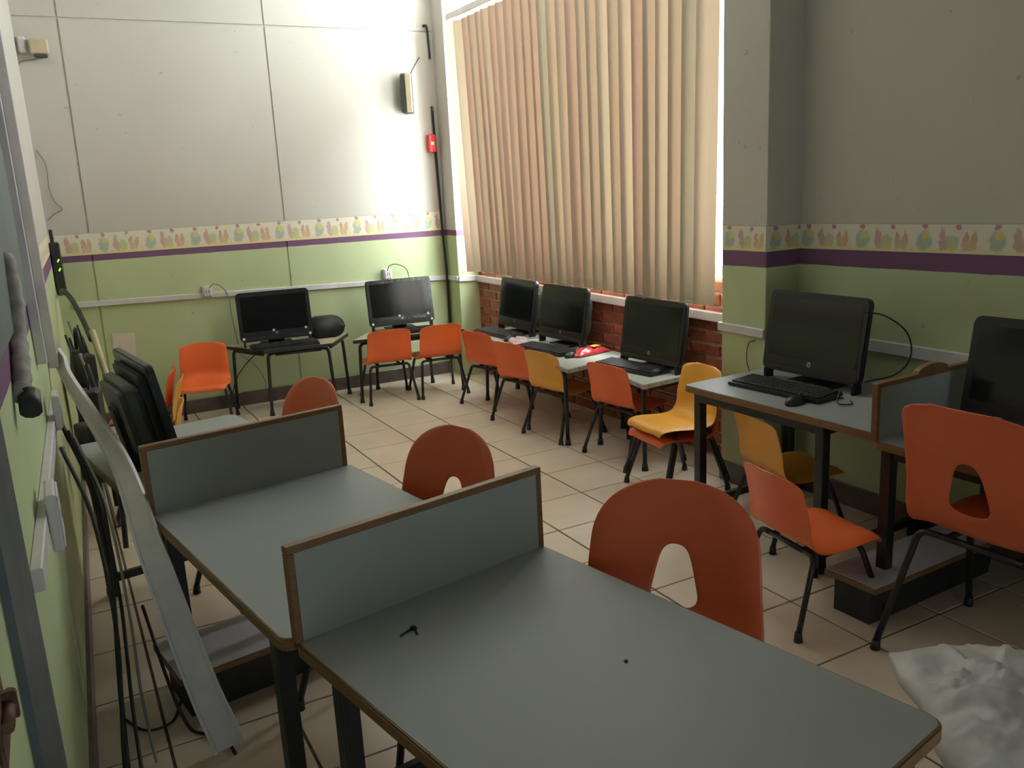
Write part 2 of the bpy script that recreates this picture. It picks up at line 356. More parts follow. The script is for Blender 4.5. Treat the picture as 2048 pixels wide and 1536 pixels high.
# window: frame, mullions, panes
wn = struct(thing('window_1', '', ''))
for k in ('label', 'category'): del wn[k]
XW = 3.09
for nm, a in (('frame', (WY0, WY1, SILL, SILL+.045)), ('frame', (WY0, WY1, HEAD-.05, HEAD)), ('frame', (WY0, WY0+.045, SILL+.045, HEAD-.05)), ('frame', (WY1-.045, WY1, SILL+.045, HEAD-.05)),
              ('mullion', (4.05, 4.09, SILL+.045, HEAD-.05)), ('mullion', (5.05, 5.09, SILL+.045, HEAD-.05)), ('transom', (WY0+.045, WY1-.045, 2.40, 2.435))):
    obj(nm, B(XW-.02, XW+.02, *a, bev=.002), M['alu'], wn)
for y0, y1 in ((WY0+.045, 4.05), (4.09, 5.05), (5.09, WY1-.045)):
    for z0, z1 in ((SILL+.045, 2.40), (2.435, HEAD-.05)):
        obj('pane', B(XW-.003, XW+.003, y0, y1, z0, z1), M['glass'], wn)

# ------------------------------------------------------------------ vertical blind
XBL = 2.83
vb = thing('vertical_blind', 'beige and pink vertical slat blind drawn across the window', 'blind', (XBL, 4.6, 2.63))
obj('headrail', B(-.025, .025, 3.13-4.6, 6.03-4.6, 0, .045, bev=.004), M['alu'], vb)
SM = [slat_mat('blind slat %d' % i, c, th) for i, (c, th) in enumerate((
    ((.40, .33, .25), (.0192, .0115, .0072)), ((.42, .31, .24), (.0188, .0102, .0067)), ((.38, .33, .25), (.0142, .0103, .0068)), ((.44, .36, .27), (.0245, .0165, .0106))))]
NS = 27
for k in range(NS):
    f = k/(NS-1); yt = 3.235+(5.955-3.235)*f; yb = 3.285+(5.845-3.285)*f+random.uniform(-.012, .012)
    if k == 17: yb += .022
    ang = -R(random.uniform(4, 15))
    if k >= NS-2: ang = -R((26, 46)[k-NS+2])
    bm = bmesh.new(); W2, nz, nw = .0635, 14, 5; rows = []
    zb = -1.805+.012*f+random.uniform(-.006, .006)
    for i in range(nz+1):
        tz = i/nz; z = -.02+(zb+.02)*tz; yc = yt+(yb-yt)*tz-4.6; tw = ang*(1+.25*math.sin(3*tz+k)); row = []
        for j in range(nw):
            s = -1+2*j/(nw-1); xo = .007*(1-s*s)
            row.append(bm.verts.new((s*W2*math.sin(tw)+xo*math.cos(tw), yc+s*W2*math.cos(tw)-xo*math.sin(tw), z)))
        rows.append(row)
    for a, b in zip(rows, rows[1:]):
        for j in range(nw-1): bm.faces.new((a[j], a[j+1], b[j+1], b[j])).smooth = True
    obj('slat', bm, SM[random.choice((0, 0, 1, 1, 2, 3))], vb, smooth=True)
ch = smooth_path([(0, 3.3+(5.84-3.3)*k/26-4.6, -1.80+(.012 if k % 2 else 0)) for k in range(27)], 2)
obj('bottom_chain', tube(ch, .0018, 5), M['alu'], vb)

# ------------------------------------------------------------------ chairs
def shell(k, bk, dome, hole, wseat=.31, wback=.30, hs=.300):
    """moulded seat and back in one shell; k scales the seat, bk = height of the back, dome = round top, hole = arched opening low in the back"""
    hs = hs*k
    prof = [(.172, -.030), (.168, -.010), (.150, .001), (.10, .004), (.04, -.004), (-.03, -.010), (-.085, -.008), (-.118, .006), (-.138, .030), (-.149, .060)]
    prof = [(a*k, b*k) for a, b in prof]; w_ = [.130, .138, .148, .157, .160, .160, .159, .157, .154, .152]
    w_ = [x*k*wseat/.31 for x in w_]; nb = 13; y0, z0 = prof[-1]; w0 = w_[-1]; wt = wback*k/2
    for i in range(1, nb+1):
        t = math.sin(i/nb*PI/2)**.9; z = z0+(bk-z0)*t; y = y0-(bk-z0)*t*.17-.012*t*t
        base = w0+(wt-w0)*min(1, t*1.5)
        r0 = .52 if dome else .80
        q = max(0, (t-r0)/(1-r0)); p = 2.3 if dome else 2.6
        base *= max(.0, 1-q**p)**(1/p) if q < 1 else 0
        if i == nb: base = wt*(.22 if dome else .55)
        prof.append((y, z)); w_.append(base)
    bm = bmesh.new(); nj = 4; rows = []; H0, H1 = 10, 13
    for i, ((y, z), w) in enumerate(zip(prof, w_)):
        if hole and H0-1 <= i <= H1:
            t = (i-H0+1)/(H1-H0+1); h = (.048*(1-t)+.022*t)*k*hole; h = h if i < H1 else .016*k
        else: h = .016*k
        h = min(h, w*.6); L = []; back = max(0, min(1, (i-6)/4))
        for sgn in (-1, 1):
            half = []
            for j in range(nj+1):
                a = h+(w-h)*j/nj; s = a/max(w, 1e-4); zz = z+(1-back)*(.010*k*s*s-(.016*k*max(0, s-.75)*4)); yy = y+back*(.034*k*(a/wt)**2)-back*.012*k*max(0, s-.8)*5*(w/wt)
                half.append(bm.verts.new((sgn*a, yy, hs+zz)))
            L.append(half)
        rows.append(L)
    for i, (r0, r1) in enumerate(zip(rows, rows[1:])):
        for sd in (0, 1):
            for j in range(nj):
                q = (r0[sd][j], r0[sd][j+1], r1[sd][j+1], r1[sd][j]); f = bm.faces.new(q if sd else q[::-1]); f.smooth = True
        if not (hole and H0-1 <= i < H1):
            f = bm.faces.new((r0[0][0], r0[1][0], r1[1][0], r1[0][0])); f.smooth = True
    return bm
def make_chair(colour, k=1.0, bk=.225, dome=False, hole=0, **kw):
    root = thing('school_chair', '', 'chair')
    sh = obj('seat_shell', shell(k, bk, dome, hole, **kw), M[colour], root)
    md = sh.modifiers.new('thick', 'SOLIDIFY'); md.thickness = .0055*k; md.offset = 0
    md = sh.modifiers.new('smooth', 'SUBSURF'); md.levels = 1; md.render_levels = 2
    h = kw.get('hs', .300)*k-.026*k; r = .0098*(.8+.2*k)
    for fy, ty in ((.165, .085), (-.180, -.095)):
        cr = obj('crossbar', tube([(-.085*k, ty*k, h), (.085*k, ty*k, h)], r), M['steel'], root)
        for sx in (-1, 1):
            lg = obj('leg', tube(bend([(sx*.085*k, ty*k, h), (sx*.137*k, ty*k*1.02, h), (sx*.172*k, fy*k, .02)], .045*k), r), M['steel'], root)
            obj('rubber_foot', tube([(sx*.170*k, fy*k*.99, .032), (sx*.172*k, fy*k, 0)], [r*1.15, r*1.5]), M['blackmatte'], lg)
    for sx in (-1, 1):
        obj('side_rail', tube([(sx*.075*k, .085*k, h+.002), (sx*.075*k, -.095*k, h+.002)], r*.9), M['steel'], root)
    return root
KIDS = {c: make_chair(c, 1.0, .240, wseat=.325, wback=.31, hs=.284) for c in ('orange', 'yellow')}
TALL = {}
TALL['dome'] = make_chair('darkorange', 1.36, .372, True, .9, wback=.285)
TALL['flat'] = make_chair('darkorange', 1.40, .398, False, .95, wback=.30)
used = set()
def chair(src, x, y, face, label, z=0, group=None, tilt=None):
    """face = compass of the way the sitter looks, degrees anticlockwise from +X"""
    if src.name in used: o = copy_tree(src)
    else: o = src; used.add(src.name)
    o.location = (x, y, z); o.rotation_euler = (tilt or 0, 0, R(face-90)); o['label'] = label; o['category'] = 'chair'
    if group: o['group'] = group
    return o
GO = 'moulded school chairs'
OR, YE = KIDS['orange'], KIDS['yellow']
chair(OR, .805, 5.86, -105, 'orange shell chair facing the room left of the back tan table', group=GO)
chair(OR, 2.045, 5.76, 82, 'orange chair tucked under the back table, left one of its two', group=GO)
chair(OR, 2.405, 5.70, 84, 'orange chair tucked under the back table beside the corner pillar, right one of its two', group=GO)
chair(OR, 2.60, 5.13, 14, 'orange chair at the window table nearest the back corner', group=GO)
chair(OR, 2.57, 4.61, 13, 'orange chair just left of the yellow chair at the window table', group=GO)
chair(YE, 2.575, 4.215, 9, 'yellow chair with its back to the room pushed under the window table', group=GO)
chair(OR, 2.66, 3.68, 9, 'orange chair in front of the keyboard at the second window table', group=GO)
chair(OR, 2.51, 3.11, 176, 'orange chair at the bottom of the stack of two by the pillar', group=GO)
chair(YE, 2.505, 3.11, 176, 'yellow chair stacked on top of an orange one beside the white desk', z=.052, group=GO)
chair(YE, 2.54, 2.42, -12, 'yellow chair standing underneath the white computer desk', group=GO)
chair(OR, 2.12, 1.915, -8, 'low orange chair standing askew in front of the white computer desk', group=GO)
chair(OR, .36, 5.02, 168, 'orange chair at the back of the pair seen edge on behind the monitor', z=.05, group=GO)
chair(YE, .385, 4.98, 168, 'yellow chair under the edge on orange chair behind the monitor', group=GO)
chair(YE, .30, 4.35, 172, 'yellow chair seen edge on nearest the monitor turned away', group=GO)
D, Fl = TALL['dome'], TALL['flat']
GT = 'tall orange chairs at the white tables'
chair(D, .60, 3.10, 196, 'tall round-backed orange chair farthest along the row of white tables', group=GT)
chair(D, .74, 2.13, 197, 'tall round-backed orange chair at the middle white table', group=GT)
chair(D, 1.00, 1.315, 219, 'largest round-backed orange chair pushed against the nearest white table', group=GT)
chair(Fl, 2.34, 1.38, 2, 'tall flat-topped orange chair with an arched gap at the right hand desk', group=GT)

# ------------------------------------------------------------------ white tables with dividers
def white_table(label, corner, rot, wd, ln, H, legs, divider=None, shelf=None, radius=.03):
    """corner = far left corner in plan; local x across, local -y towards the near end"""
    root = thing('classroom_table', label, 'table', (corner[0], corner[1], 0), R(rot), 'white laminate tables')
    pts = rrect(0, wd, -ln, 0, radius); ins = rrect(.006, wd-.006, -ln+.006, -.006, radius-.006)
    obj('edge_band', prism(bmesh.new(), pts, H-.028, H-.001, .003), M['edge'], root)
    obj('tabletop', prism(bmesh.new(), ins, H-.02, H, 0), M['lam'], root)
    fr = bmesh.new()
    xs_ = sorted({l[0] for l in legs}); ys_ = sorted({l[1] for l in legs})
    for x in (xs_[0], xs_[-1]): obj('apron_rail', B(x-.012, x+.012, ys_[0], ys_[-1], H-.068, H-.029, bev=.002), M['steel'], root)
    for y in (ys_[0], ys_[-1]): obj('apron_rail', B(xs_[0], xs_[-1], y-.012, y+.012, H-.068, H-.029, bev=.002), M['steel'], root)
    for y in (ys_[0], ys_[-1]): obj('stretcher', B(xs_[0], xs_[-1], y-.012, y+.012, .055, .085, bev=.002), M['steel'], root)
    for x, y in legs:
        lg = obj('leg', B(x-.019, x+.019, y-.019, y+.019, .012, H-.028, bev=.003, seg=2), M['steel'], root)
        obj('foot_cap', B(x-.021, x+.021, y-.021, y+.021, 0, .03, bev=.003), M['blackmatte'], lg)
    fr.free()
    if divider:
        y0, zt, xd0, xd1 = divider
        dv = obj('divider', B(xd0+.012, xd1-.012, y0+.001, y0+.019, H, zt-.012), M['lam'], root)
        for a in ((xd0, xd1, zt-.016, zt), (xd0, xd0+.016, H-.002, zt-.016), (xd1-.016, xd1, H-.002, zt-.016)):
            obj('divider_edge', B(a[0], a[1], y0-.001, y0+.021, a[2], a[3], bev=.002), M['edge'], dv)
    if shelf:
        x0, x1, y0, y1, z = shelf
        sh = obj('low_shelf', B(x0+.004, x1-.004, y0+.004, y1-.004, z-.018, z), M['lam2'], root)
        obj('shelf_edge', B(x0, x1, y0, y1, z-.022, z-.002, bev=.002), M['edge'], sh)
        obj('shelf_support', B(x0+.03, x1-.03, y0+.04, y1-.02, 0, z-.022), M['blackmatte'], sh)
    return root
def legs4(wd, y0, y1, i=.045): return [(i, y0), (wd-i, y0), (i, y1), (wd-i, y1)]
t1 = white_table('nearest white table with brown edging and a low grey divider', (.318, 1.590), 10.8, .655, .985, .60, legs4(.655, -.12, -.93), (-.020, .803, 0, .652))
t2 = white_table('middle white table with a low divider and a shelf near the floor', (.150, 2.530), 9.0, .63, .95, .60, legs4(.63, -.04, -.815), (-.020, .803, .0, .618), (-.02, .62, -.15, .115, .15))
t3 = white_table('farthest white table of the left row with a monitor turned away', (-.012, 3.47), 9.6, .61, .93, .60, legs4(.61, -.05, -.865))
tr1 = white_table('white computer desk beside the pillar with brown edging', (2.285, 2.778), 1.9, .66, .972, .60, [(.06, -.045), (.60, -.045), (.04, -.70), (.60, -.70)])
tr2 = white_table('white desk on the right with a divider against the wall', (2.252, 1.802), 1.9, .69, .97, .60, legs4(.69, -.03, -.90, .06), (-.020, .788, 0, .69), (-.10, .62, -.12, .08, .15))

# ------------------------------------------------------------------ trapezoid school tables
def trapezoid(label, corners, H, top, edgem, tubes, z_leg=None):
    root = thing('trapezoid_table', label, 'table', (corners[0][0], corners[0][1], 0), 0, 'low trapezoid tables')
    o = Vector((corners[0][0], corners[0][1])); P = [Vector(c)-o for c in corners]; cen = sum(P, Vector((0, 0)))/len(P)
    pts = [tuple(p) for p in P]; ins = [tuple(cen+(p-cen)*.985) for p in P]
    obj('edge_band', prism(bmesh.new(), pts, H-.024, H-.001, .002), edgem, root)
    obj('tabletop', prism(bmesh.new(), ins, H-.016, H), top, root)
    L = [cen+(p-cen)*.88 for p in P]
    for i in range(4):
        p, q = L[i], L[(i+1) % 4]; d = (q-p).normalized()
        obj('apron', tube([(p.x+d.x*.05, p.y+d.y*.05, H-.038), (q.x-d.x*.05, q.y-d.y*.05, H-.038)], .011, 6), M['steel'], root)
    for p in L:
        d = (cen-p).normalized()
        lg = obj('leg', tube(bend([(p.x+d.x*.08, p.y+d.y*.08, H-.034), (p.x, p.y, H-.034), (p.x-d.x*.02, p.y-d.y*.02, .015)], .05), .0115), M['steel'], root)
        obj('rubber_foot', tube([(p.x-d.x*.02, p.y-d.y*.02, .035), (p.x-d.x*.02, p.y-d.y*.02, 0)], [.014, .018]), M['blackmatte'], lg)
    return root
trapezoid('low tan trapezoid table under the back wall, left one', [(1.02, 6.20), (1.20, 5.80), (1.66, 5.74), (1.88, 6.08)], .455, M['tan'], M['tanedge'], 1)
trapezoid('low tan trapezoid table under the back wall beside the corner pillar', [(1.80, 5.73), (2.60, 5.60), (2.50, 6.00), (2.06, 6.08)], .455, M['tan'], M['tanedge'], 1)
trapezoid('worn low table by the window holding two monitors', [(2.92, 4.02), (2.92, 5.46), (2.56, 5.28), (2.43, 3.92)], .455, M['w_top'], M['worn'], 1)
trapezoid('worn low table by the window holding one monitor, nearest the pillar', [(2.93, 3.40), (2.93, 3.96), (2.60, 3.90), (2.52, 3.36)], .455, M['w_top'], M['worn'], 1)

# ------------------------------------------------------------------ computers
HP = []
def hp_mesh():
    if not HP:
        fc = bpy.data.curves.new('hp', 'FONT'); fc.body = 'hp'; fc.size = .017; fc.align_x = 'CENTER'; fc.align_y = 'CENTER'; fc.extrude = .0004; fc.shear = .25
        tmp = bpy.data.objects.new('hp', fc); COL.objects.link(tmp); bpy.context.view_layer.update()
        me = bpy.data.meshes.new_from_object(tmp.evaluated_get(bpy.context.evaluated_depsgraph_get())); me.materials.clear(); me.materials.append(M['black'])
        bpy.data.objects.remove(tmp); HP.append(me)
    return HP[0]
def computer(name_label, x, y, z, face, film=False, dots=False, tilt=9, back='olive'):
    root = thing('computer', name_label, 'computer', (x, y, z), R(face-90), 'black all in one computers')
    W_, H_ = .495, .338; tm = Matrix.Translation((0, 0, .036)) @ Matrix.Rotation(R(tilt), 4, 'X')
    def part(nm, bm, m, par=root, **k):
        bmesh.ops.transform(bm, matrix=tm, verts=bm.verts); return obj(nm, bm, m, par, **k)
    flip = Matrix.Rotation(PI/2, 4, 'X')
    def plate(x0, x1, z0, z1, r, y0, y1, bev=0):
        bm = bmesh.new(); prism(bm, rrect(x0, x1, z0, z1, r), -y1, -y0, bev); bmesh.ops.transform(bm, matrix=flip, verts=bm.verts); return bm
    body = part('bezel', plate(-W_/2, W_/2, 0, H_, .028, -.014, .012, .005), M['black'])
    part('screen', plate(-W_/2+.026, W_/2-.026, .066, H_-.030, .004, .0115, .0135), M['screen'])
    part('speaker_bar', plate(-W_/2+.012, W_/2-.012, .010, .030, .006, .011, .015, .002), M['blackmatte'])
    part('chin_strip', plate(-W_/2+.02, W_/2-.02, .036, .060, .004, .0115, .0130), M['film'] if film else M['black'])
    bm = bmesh.new(); bmesh.ops.create_cone(bm, cap_ends=True, segments=20, radius1=.0105, radius2=.0105, depth=.002)
    bmesh.ops.transform(bm, matrix=Matrix.Translation((0, .0138, .048)) @ flip, verts=bm.verts); lg = part('logo_badge', bm, M['silver'])
    me = hp_mesh(); fo = bpy.data.objects.new('logo_letters', me); COL.objects.link(fo); fo.parent = lg
    fo.matrix_local = tm @ Matrix.Translation((0, .0152, .049)) @ Matrix.Rotation(PI, 4, 'Z') @ flip
    part('rear_shell', plate(-.205, .205, .018, H_-.03, .035, -.036, -.013, .010), M['blackmatte'])
    part('rear_housing', plate(-.18, .18, .03, .28, .05, -.100, -.035, .018), M[back])
    st = part('stand', plate(-.055, .055, -.02, .20, .02, -.115, -.080, .01), M['blackmatte'])
    obj('stand_foot', B(-.11, .11, -.145, .02, 0, .010, bev=.004), M['blackmatte'], st)
    for sx in (-1, 1): obj('front_foot', B(sx*.222-.007, sx*.222+.007, -.030, .020, 0, .044, bev=.003), M['blackmatte'], root)
    if dots:
        for sx, zz in ((-.225, .012), (.225, .014), (-.20, .055), (.02, .058)): part('sticker', plate(sx-.008, sx+.008, zz, zz+.016, .004, .0148, .0165), M['sticker'])
    if film:
        part('film_strip', plate(-W_/2+.006, W_/2-.004, H_-.028, H_-.002, .004, .012, .0142), M['film'])
        part('film_strip', plate(-W_/2+.004, -W_/2+.024, .06, H_-.03, .004, .012, .0142), M['film'])
    return root
computer('black all in one computer with pale stickers on the left tan table', 1.345, 5.985, .455, -97, dots=True)
computer('black all in one computer with shiny film along its frame beside the corner', 2.255, 5.93, .455, -95, film=True, dots=True)
computer('black all in one computer nearest the corner on the window table', 2.79, 5.17, .455, 180)
computer('black all in one computer in the middle of the window tables', 2.78, 4.555, .455, 183)
computer('black all in one computer on the window table nearest the pillar', 2.78, 3.65, .455, 183)
computer('black all in one computer in front of the pillar on the white desk', 2.665, 2.44, .60, 182)
computer('black all in one computer cut off by the edge on the right desk', 2.60, 1.475, .60, 183)
computer('black all in one computer turned away, seen from behind, on the left row', .262, 3.09, .60, 7, tilt=10)

def keyboard_mesh():
    kb = bmesh.new(); prism(kb, rrect(-.228, .228, -.078, .078, .012), 0, .014, .003)
    ks = bmesh.new()
    for r in range(6):
        y = .058-r*.0215; xk = -.215
        n = 20
        for c in range(n):
            wkey = .0175
            if r == 5 and 4 <= c <= 9:
                if c == 4: box(ks, xk+c*.0215, xk+c*.0215+.0215*6-.004, y-.0085, y+.0085, .013, .020)
                continue
            box(ks, xk+c*.0215, xk+c*.0215+wkey, y-.0085, y+.0085, .013, .020)
    return kb, ks
KB = None
def keyboard(label, x, y, z, face, tilt=3, roll_=0):
    global KB
    if KB is None:
        kb, ks = keyboard_mesh(); KB = thing('keyboard', '', 'keyboard'); obj('case', kb, M['black'], KB); obj('keys', ks, M['keys'], KB, kind='stuff')
        obj('cable', tube(smooth_path([(0, .076, .008), (.02, .11, .006), (.06, .15, .005), (.05, .19, .005)]), .0022, 6), M['cable'], KB); o = KB
    else: o = copy_tree(KB)
    o.location = (x, y, z); o.rotation_euler = (R(tilt), R(roll_), R(face-90)); tag(o, label, 'keyboard', 'black keyboards')
KZ = .4555
keyboard('black keyboard lying in front of the stickered computer by the back wall', 1.36, 5.86, KZ+.004, 83)
keyboard('black keyboard on the tan table behind the two orange chairs', 2.22, 5.77, KZ+.004, 84)
keyboard('black keyboard nearest the corner on the window table', 2.675, 5.21, KZ+.004, 3)
keyboard('black keyboard in the middle of the window tables above the yellow chair', 2.615, 4.47, KZ+.004, 8)
keyboard('black keyboard on the window table nearest the pillar', 2.695, 3.71, KZ+.004, 8)
keyboard('black keyboard on the white desk in front of the pillar computer', 2.515, 2.435, .6045, 4)
MS = None
def mouse(label, x, y, z, face):
    global MS
    if MS is None:
        MS = thing('mouse', '', 'mouse'); bm = bmesh.new(); ellipsoid(bm, (0, 0, .006), (.030, .054, .030), 20, 12, 0.0); obj('body', bm, M['black'], MS, smooth=True)
        bm = bmesh.new(); bmesh.ops.create_cone(bm, cap_ends=True, segments=14, radius1=.009, radius2=.009, depth=.006)
        bmesh.ops.transform(bm, matrix=Matrix.Translation((0, .032, .027)) @ Matrix.Rotation(PI/2, 4, 'Y'), verts=bm.verts); obj('wheel', bm, M['keys'], MS)
        obj('cable', tube(smooth_path([(0, .052, .006), (.01, .09, .004), (.06, .12, .003), (.09, .18, .003)]), .002, 6), M['cable'], MS); o = MS
    else: o = copy_tree(MS)
    o.location = (x, y, z); o.rotation_euler = (0, 0, R(face-90)); tag(o, label, 'mouse', 'black computer mice')
mouse('black mouse on the white desk beside its keyboard', 2.405, 2.265, .60, 10)
mouse('black mouse on the window table nearest the pillar', 2.735, 3.515, .455, 15)
mouse('black mouse beside the keyboard nearest the corner', 2.62, 4.93, .455, 12)
mouse('black mouse beside the red snack wrapper on the window table', 2.63, 4.20, .455, 20)
mouse('dark mouse near the monitor turned away on the left row', .40, 2.95, .60, 170)

# ------------------------------------------------------------------ small things on the tables
bm = bmesh.new(); prism(bm, rrect(-.135, .135, 0, .15, .072, 7), -.055, .055, .02, 3); bmesh.ops.transform(bm, matrix=Matrix.Rotation(PI/2, 4, 'X'), verts=bm.verts)
tag(obj('speaker_case', bm, M['blackmatte'], loc=(1.70, 6.03, .455), rot=(0, 0, R(-6)), smooth=True), 'black rounded case beside the stickered computer by the back wall', 'case')
def crumple(name, cx, cy_, z, sx, sy, h, m, label, cat, rz=0, nx=18, ny=14, seed=0, amp=.35, crease=0):
    """a crumpled, closed pillow of film or cloth"""
    bm = bmesh.new(); g = {}
    for side in (1, -1):
        for i in range(nx+1):
            for j in range(ny+1):
                u, v = -1+2*i/nx, -1+2*j/ny; e = (1-u*u)*(1-v*v)
                edge = i in (0, nx) or j in (0, ny)
                if edge and side == -1: g[(side, i, j)] = g[(1, i, j)]; continue
                n = noise.fractal(Vector((u*2.2+seed, v*2.2, seed*.7+side)), 1.0, 2.1, 4)
                rid = abs(noise.noise(Vector((u*3+seed, v*3, 5))))
                zz = h*(max(e, 0)**.45)*(.75+amp*n+.5*amp*rid) if side == 1 else 0.0
                zz += crease*min(1, 4*max(e, 0))*sum((1-abs(noise.noise(Vector((u*f+seed, v*f-u*1.5, f)))))**7 for f in (3.1, 6.3)) if side == 1 else 0
                k = 1+.13*noise.noise(Vector((u*1.8, v*1.8, seed+9)))
                g[(side, i, j)] = bm.verts.new((u*sx*k, v*sy*k, max(zz, 0)+(.004 if edge else 0)))
        for i in range(nx):
            for j in range(ny):
                q = [g[(side, a, b)] for a, b in ((i, j), (i+1, j), (i+1, j+1), (i, j+1))]
                try: f = bm.faces.new(q if side == 1 else q[::-1]); f.smooth = True
                except ValueError: pass
    o = obj(name, bm, m, loc=(cx, cy_, z), rot=(0, 0, rz)); return tag(o, label, cat)
pk = crumple('snack_wrapper', 2.76, 4.215, .456, .14, .06, .05, M['packet'], 'crumpled red and yellow snack wrapper on the window table', 'wrapper', R(12), seed=3)
ym = crumple('print_patch', 0, 0, 0, .03, .02, .012, M['yellowprint'], '', ''); ym.parent = pk; ym.location = (.03, -.025, .042)
for k in ('label', 'category'): del ym[k]
crumple('cloth', 2.64, 4.86, .456, .13, .07, .03, M['cloth'], 'faded pink cloth bunched between the two window keyboards', 'cloth', R(80), seed=5)
# screws on the nearest table
def screw(label, x, y, z, a, L=.028):
    r_ = thing('screw', label, 'screw', (x, y, z), a, 'loose black screws')
    obj('shank', tube([(0, 0, .003), (L, 0, .003)], [.0022, .0016], 7), M['cable'], r_); obj('head', tube([(-.004, 0, .003), (.001, 0, .003)], .0046, 10), M['cable'], r_)
screw('long black screw lying on the nearest white table', .536, 1.494, .6005, R(205), .034)
screw('short black screw lying across the long one on the nearest white table', .540, 1.490, .6008, R(262), .024)
tag(obj('crumb', B(-.004, .004, -.003, .003, 0, .003, bev=.001), M['cable'], loc=(.823, 1.164, .6005)), 'tiny dark crumb in the middle of the nearest white table', 'crumb')
# plastic bag and paper on a beige table at the lower right
bt = thing('side_table', 'pale beige table under the plastic bag in the near corner', 'table', (1.45, .93, 0), R(1))
obj('tabletop', prism(bmesh.new(), rrect(0, .75, -.62, 0, .02), .415, .44, .003), M['beigetop'], bt)
for x, y in ((.06, -.06), (.69, -.06), (.06, -.56), (.69, -.56)): obj('leg', tube([(x, y, .415), (x, y, 0)], .014), M['steel'], bt)
crumple('plastic_bag', 1.55, .672, .441, .33, .30, .085, M['bag'], 'crumpled white plastic bag slumped over the beige table edge', 'bag', R(-35), 70, 50, seed=11, amp=.5, crease=.016)
bm = bmesh.new(); g = [[bm.verts.new((-.16+.32*i/8, -.11+.22*j/6, .012*math.sin(i*.8+j*.5)+.10)) for j in range(7)] for i in range(9)]
for i in range(8):
    for j in range(6): bm.faces.new((g[i][j], g[i+1][j], g[i+1][j+1], g[i][j+1])).smooth = True
o = obj('paper_sheet', bm, M['paper'], loc=(1.79, .80, .47), rot=(0, 0, R(-8))); o.modifiers.new('t', 'SOLIDIFY').thickness = .001
tag(o, 'pale sheet of paper lying on the plastic bag', 'paper')

# ------------------------------------------------------------------ trunking, sockets and cables on the walls
def trunk(name, p, q, hgt, dep, n, label, m='white'):
    """flat trunking from plan/height point p to q, standing off by n*dep"""
    p, q = Vector(p), Vector(q); n = Vector(n).normalized(); d = (q-p).normalized(); h = d.cross(n).normalized()*hgt/2; bm = bmesh.new(); vs = []
    for e in (p, q): vs.append([bm.verts.new(e+a*h+n*b) for a, b in ((-1, 0), (1, 0), (1, dep), (-1, dep))])
    bm.faces.new(vs[0][::-1]); bm.faces.new(vs[1])
    for i in range(4): bm.faces.new((vs[0][i], vs[0][(i+1) % 4], vs[1][(i+1) % 4], vs[1][i]))
    bmesh.ops.bevel(bm, geom=list(bm.edges), offset=.003, segments=1, affect='EDGES')
    return tag(obj(name, bm, M[m]), label, 'trunking')
trunk('cable_trunking', (.12, YB, .838), (2.785, YB, .767), .036, .020, (0, -1, 0), 'white cable trunking along the green back wall')
trunk('cable_trunking', (2.79, YB-.02, .768), (2.79, WY1, .770), .036, .018, (-1, 0, 0), 'short white trunking on the front of the corner pillar')
trunk('cable_trunking', (2.785, WY1, .769), (XR-.02, WY1, .762), .045, .018, (0, -1, 0), 'short white trunking on the side of the corner pillar')
trunk('cable_trunking', (XR-.006, WY1-.02, .760), (XR-.006, WY0, .752), .048, .030, (-1, 0, 0), 'white trunking along the dark bricks under the window')
trunk('cable_trunking', (XP, WY0+.012, .758), (XP, 2.785, .756), .040, .018, (-1, 0, 0), 'white trunking on the front of the near pillar')
trunk('cable_trunking', (XR, 2.78, .738), (XR, .2, .735), .050, .020, (-1, 0, 0), 'grey white trunking along the right wall behind the desks')
trunk('cable_trunking', (XN(3.45), 3.45, .80), (XN(1.70), 1.70, .80), .046, .022, (1, 0, 0), 'white trunking along the left wall between two sockets')
trunk('cable_trunking', (XN(3.60), 3.60, .88), (XN(3.60), 3.60, 3.18), .05, .036, (1, 0, 0), 'upright white trunking on the left wall, farther of the two')
trunk('cable_trunking', (XN(2.96), 2.96, 1.0), (XN(2.96), 2.96, 3.18), .045, .030, (1, 0, 0), 'upright white trunking on the left wall, nearer of the two')
# the loose length of trunking that has come off the wall
def ribbon(name, pts, wid, thk, side, m):
    P = smooth_path(pts, 6); bm = bmesh.new(); rows = []
    for i, p in enumerate(P):
        d = (P[min(i+1, len(P)-1)]-P[max(i-1, 0)]).normalized(); f = i/(len(P)-1); s = Vector(side[0]).lerp(Vector(side[1]), f)
        s = (s-d*s.dot(d)).normalized(); n = d.cross(s); w2 = (wid[0]+(wid[1]-wid[0])*f)/2
        rows.append([bm.verts.new(p+s*a*w2+n*b*thk) for a, b in ((-1, 0), (-1, 1), (-.8, 1), (-.8, .25), (.8, .25), (.8, 1), (1, 1), (1, 0))])
    k = len(rows[0])
    for a, b in zip(rows, rows[1:]):
        for j in range(k): bm.faces.new((a[j], a[(j+1) % k], b[(j+1) % k], b[j]))
    bm.faces.new(rows[0][::-1]); bm.faces.new(rows[-1]); return obj(name, bm, m)
rb = ribbon('cable_trunking', [(-.005, 3.62, .93), (.02, 3.50, .84), (.075, 3.10, .755), (.115, 2.70, .70), (.135, 2.42, .56), (.165, 2.32, .38), (.205, 2.24, .17), (.245, 2.20, .014)], (.05, .085), .014, ((0, .5, 1), (1, -.25, 0)), M['white'])
tag(rb, 'loose grey length of trunking sagging from the left wall to the floor', 'trunking')
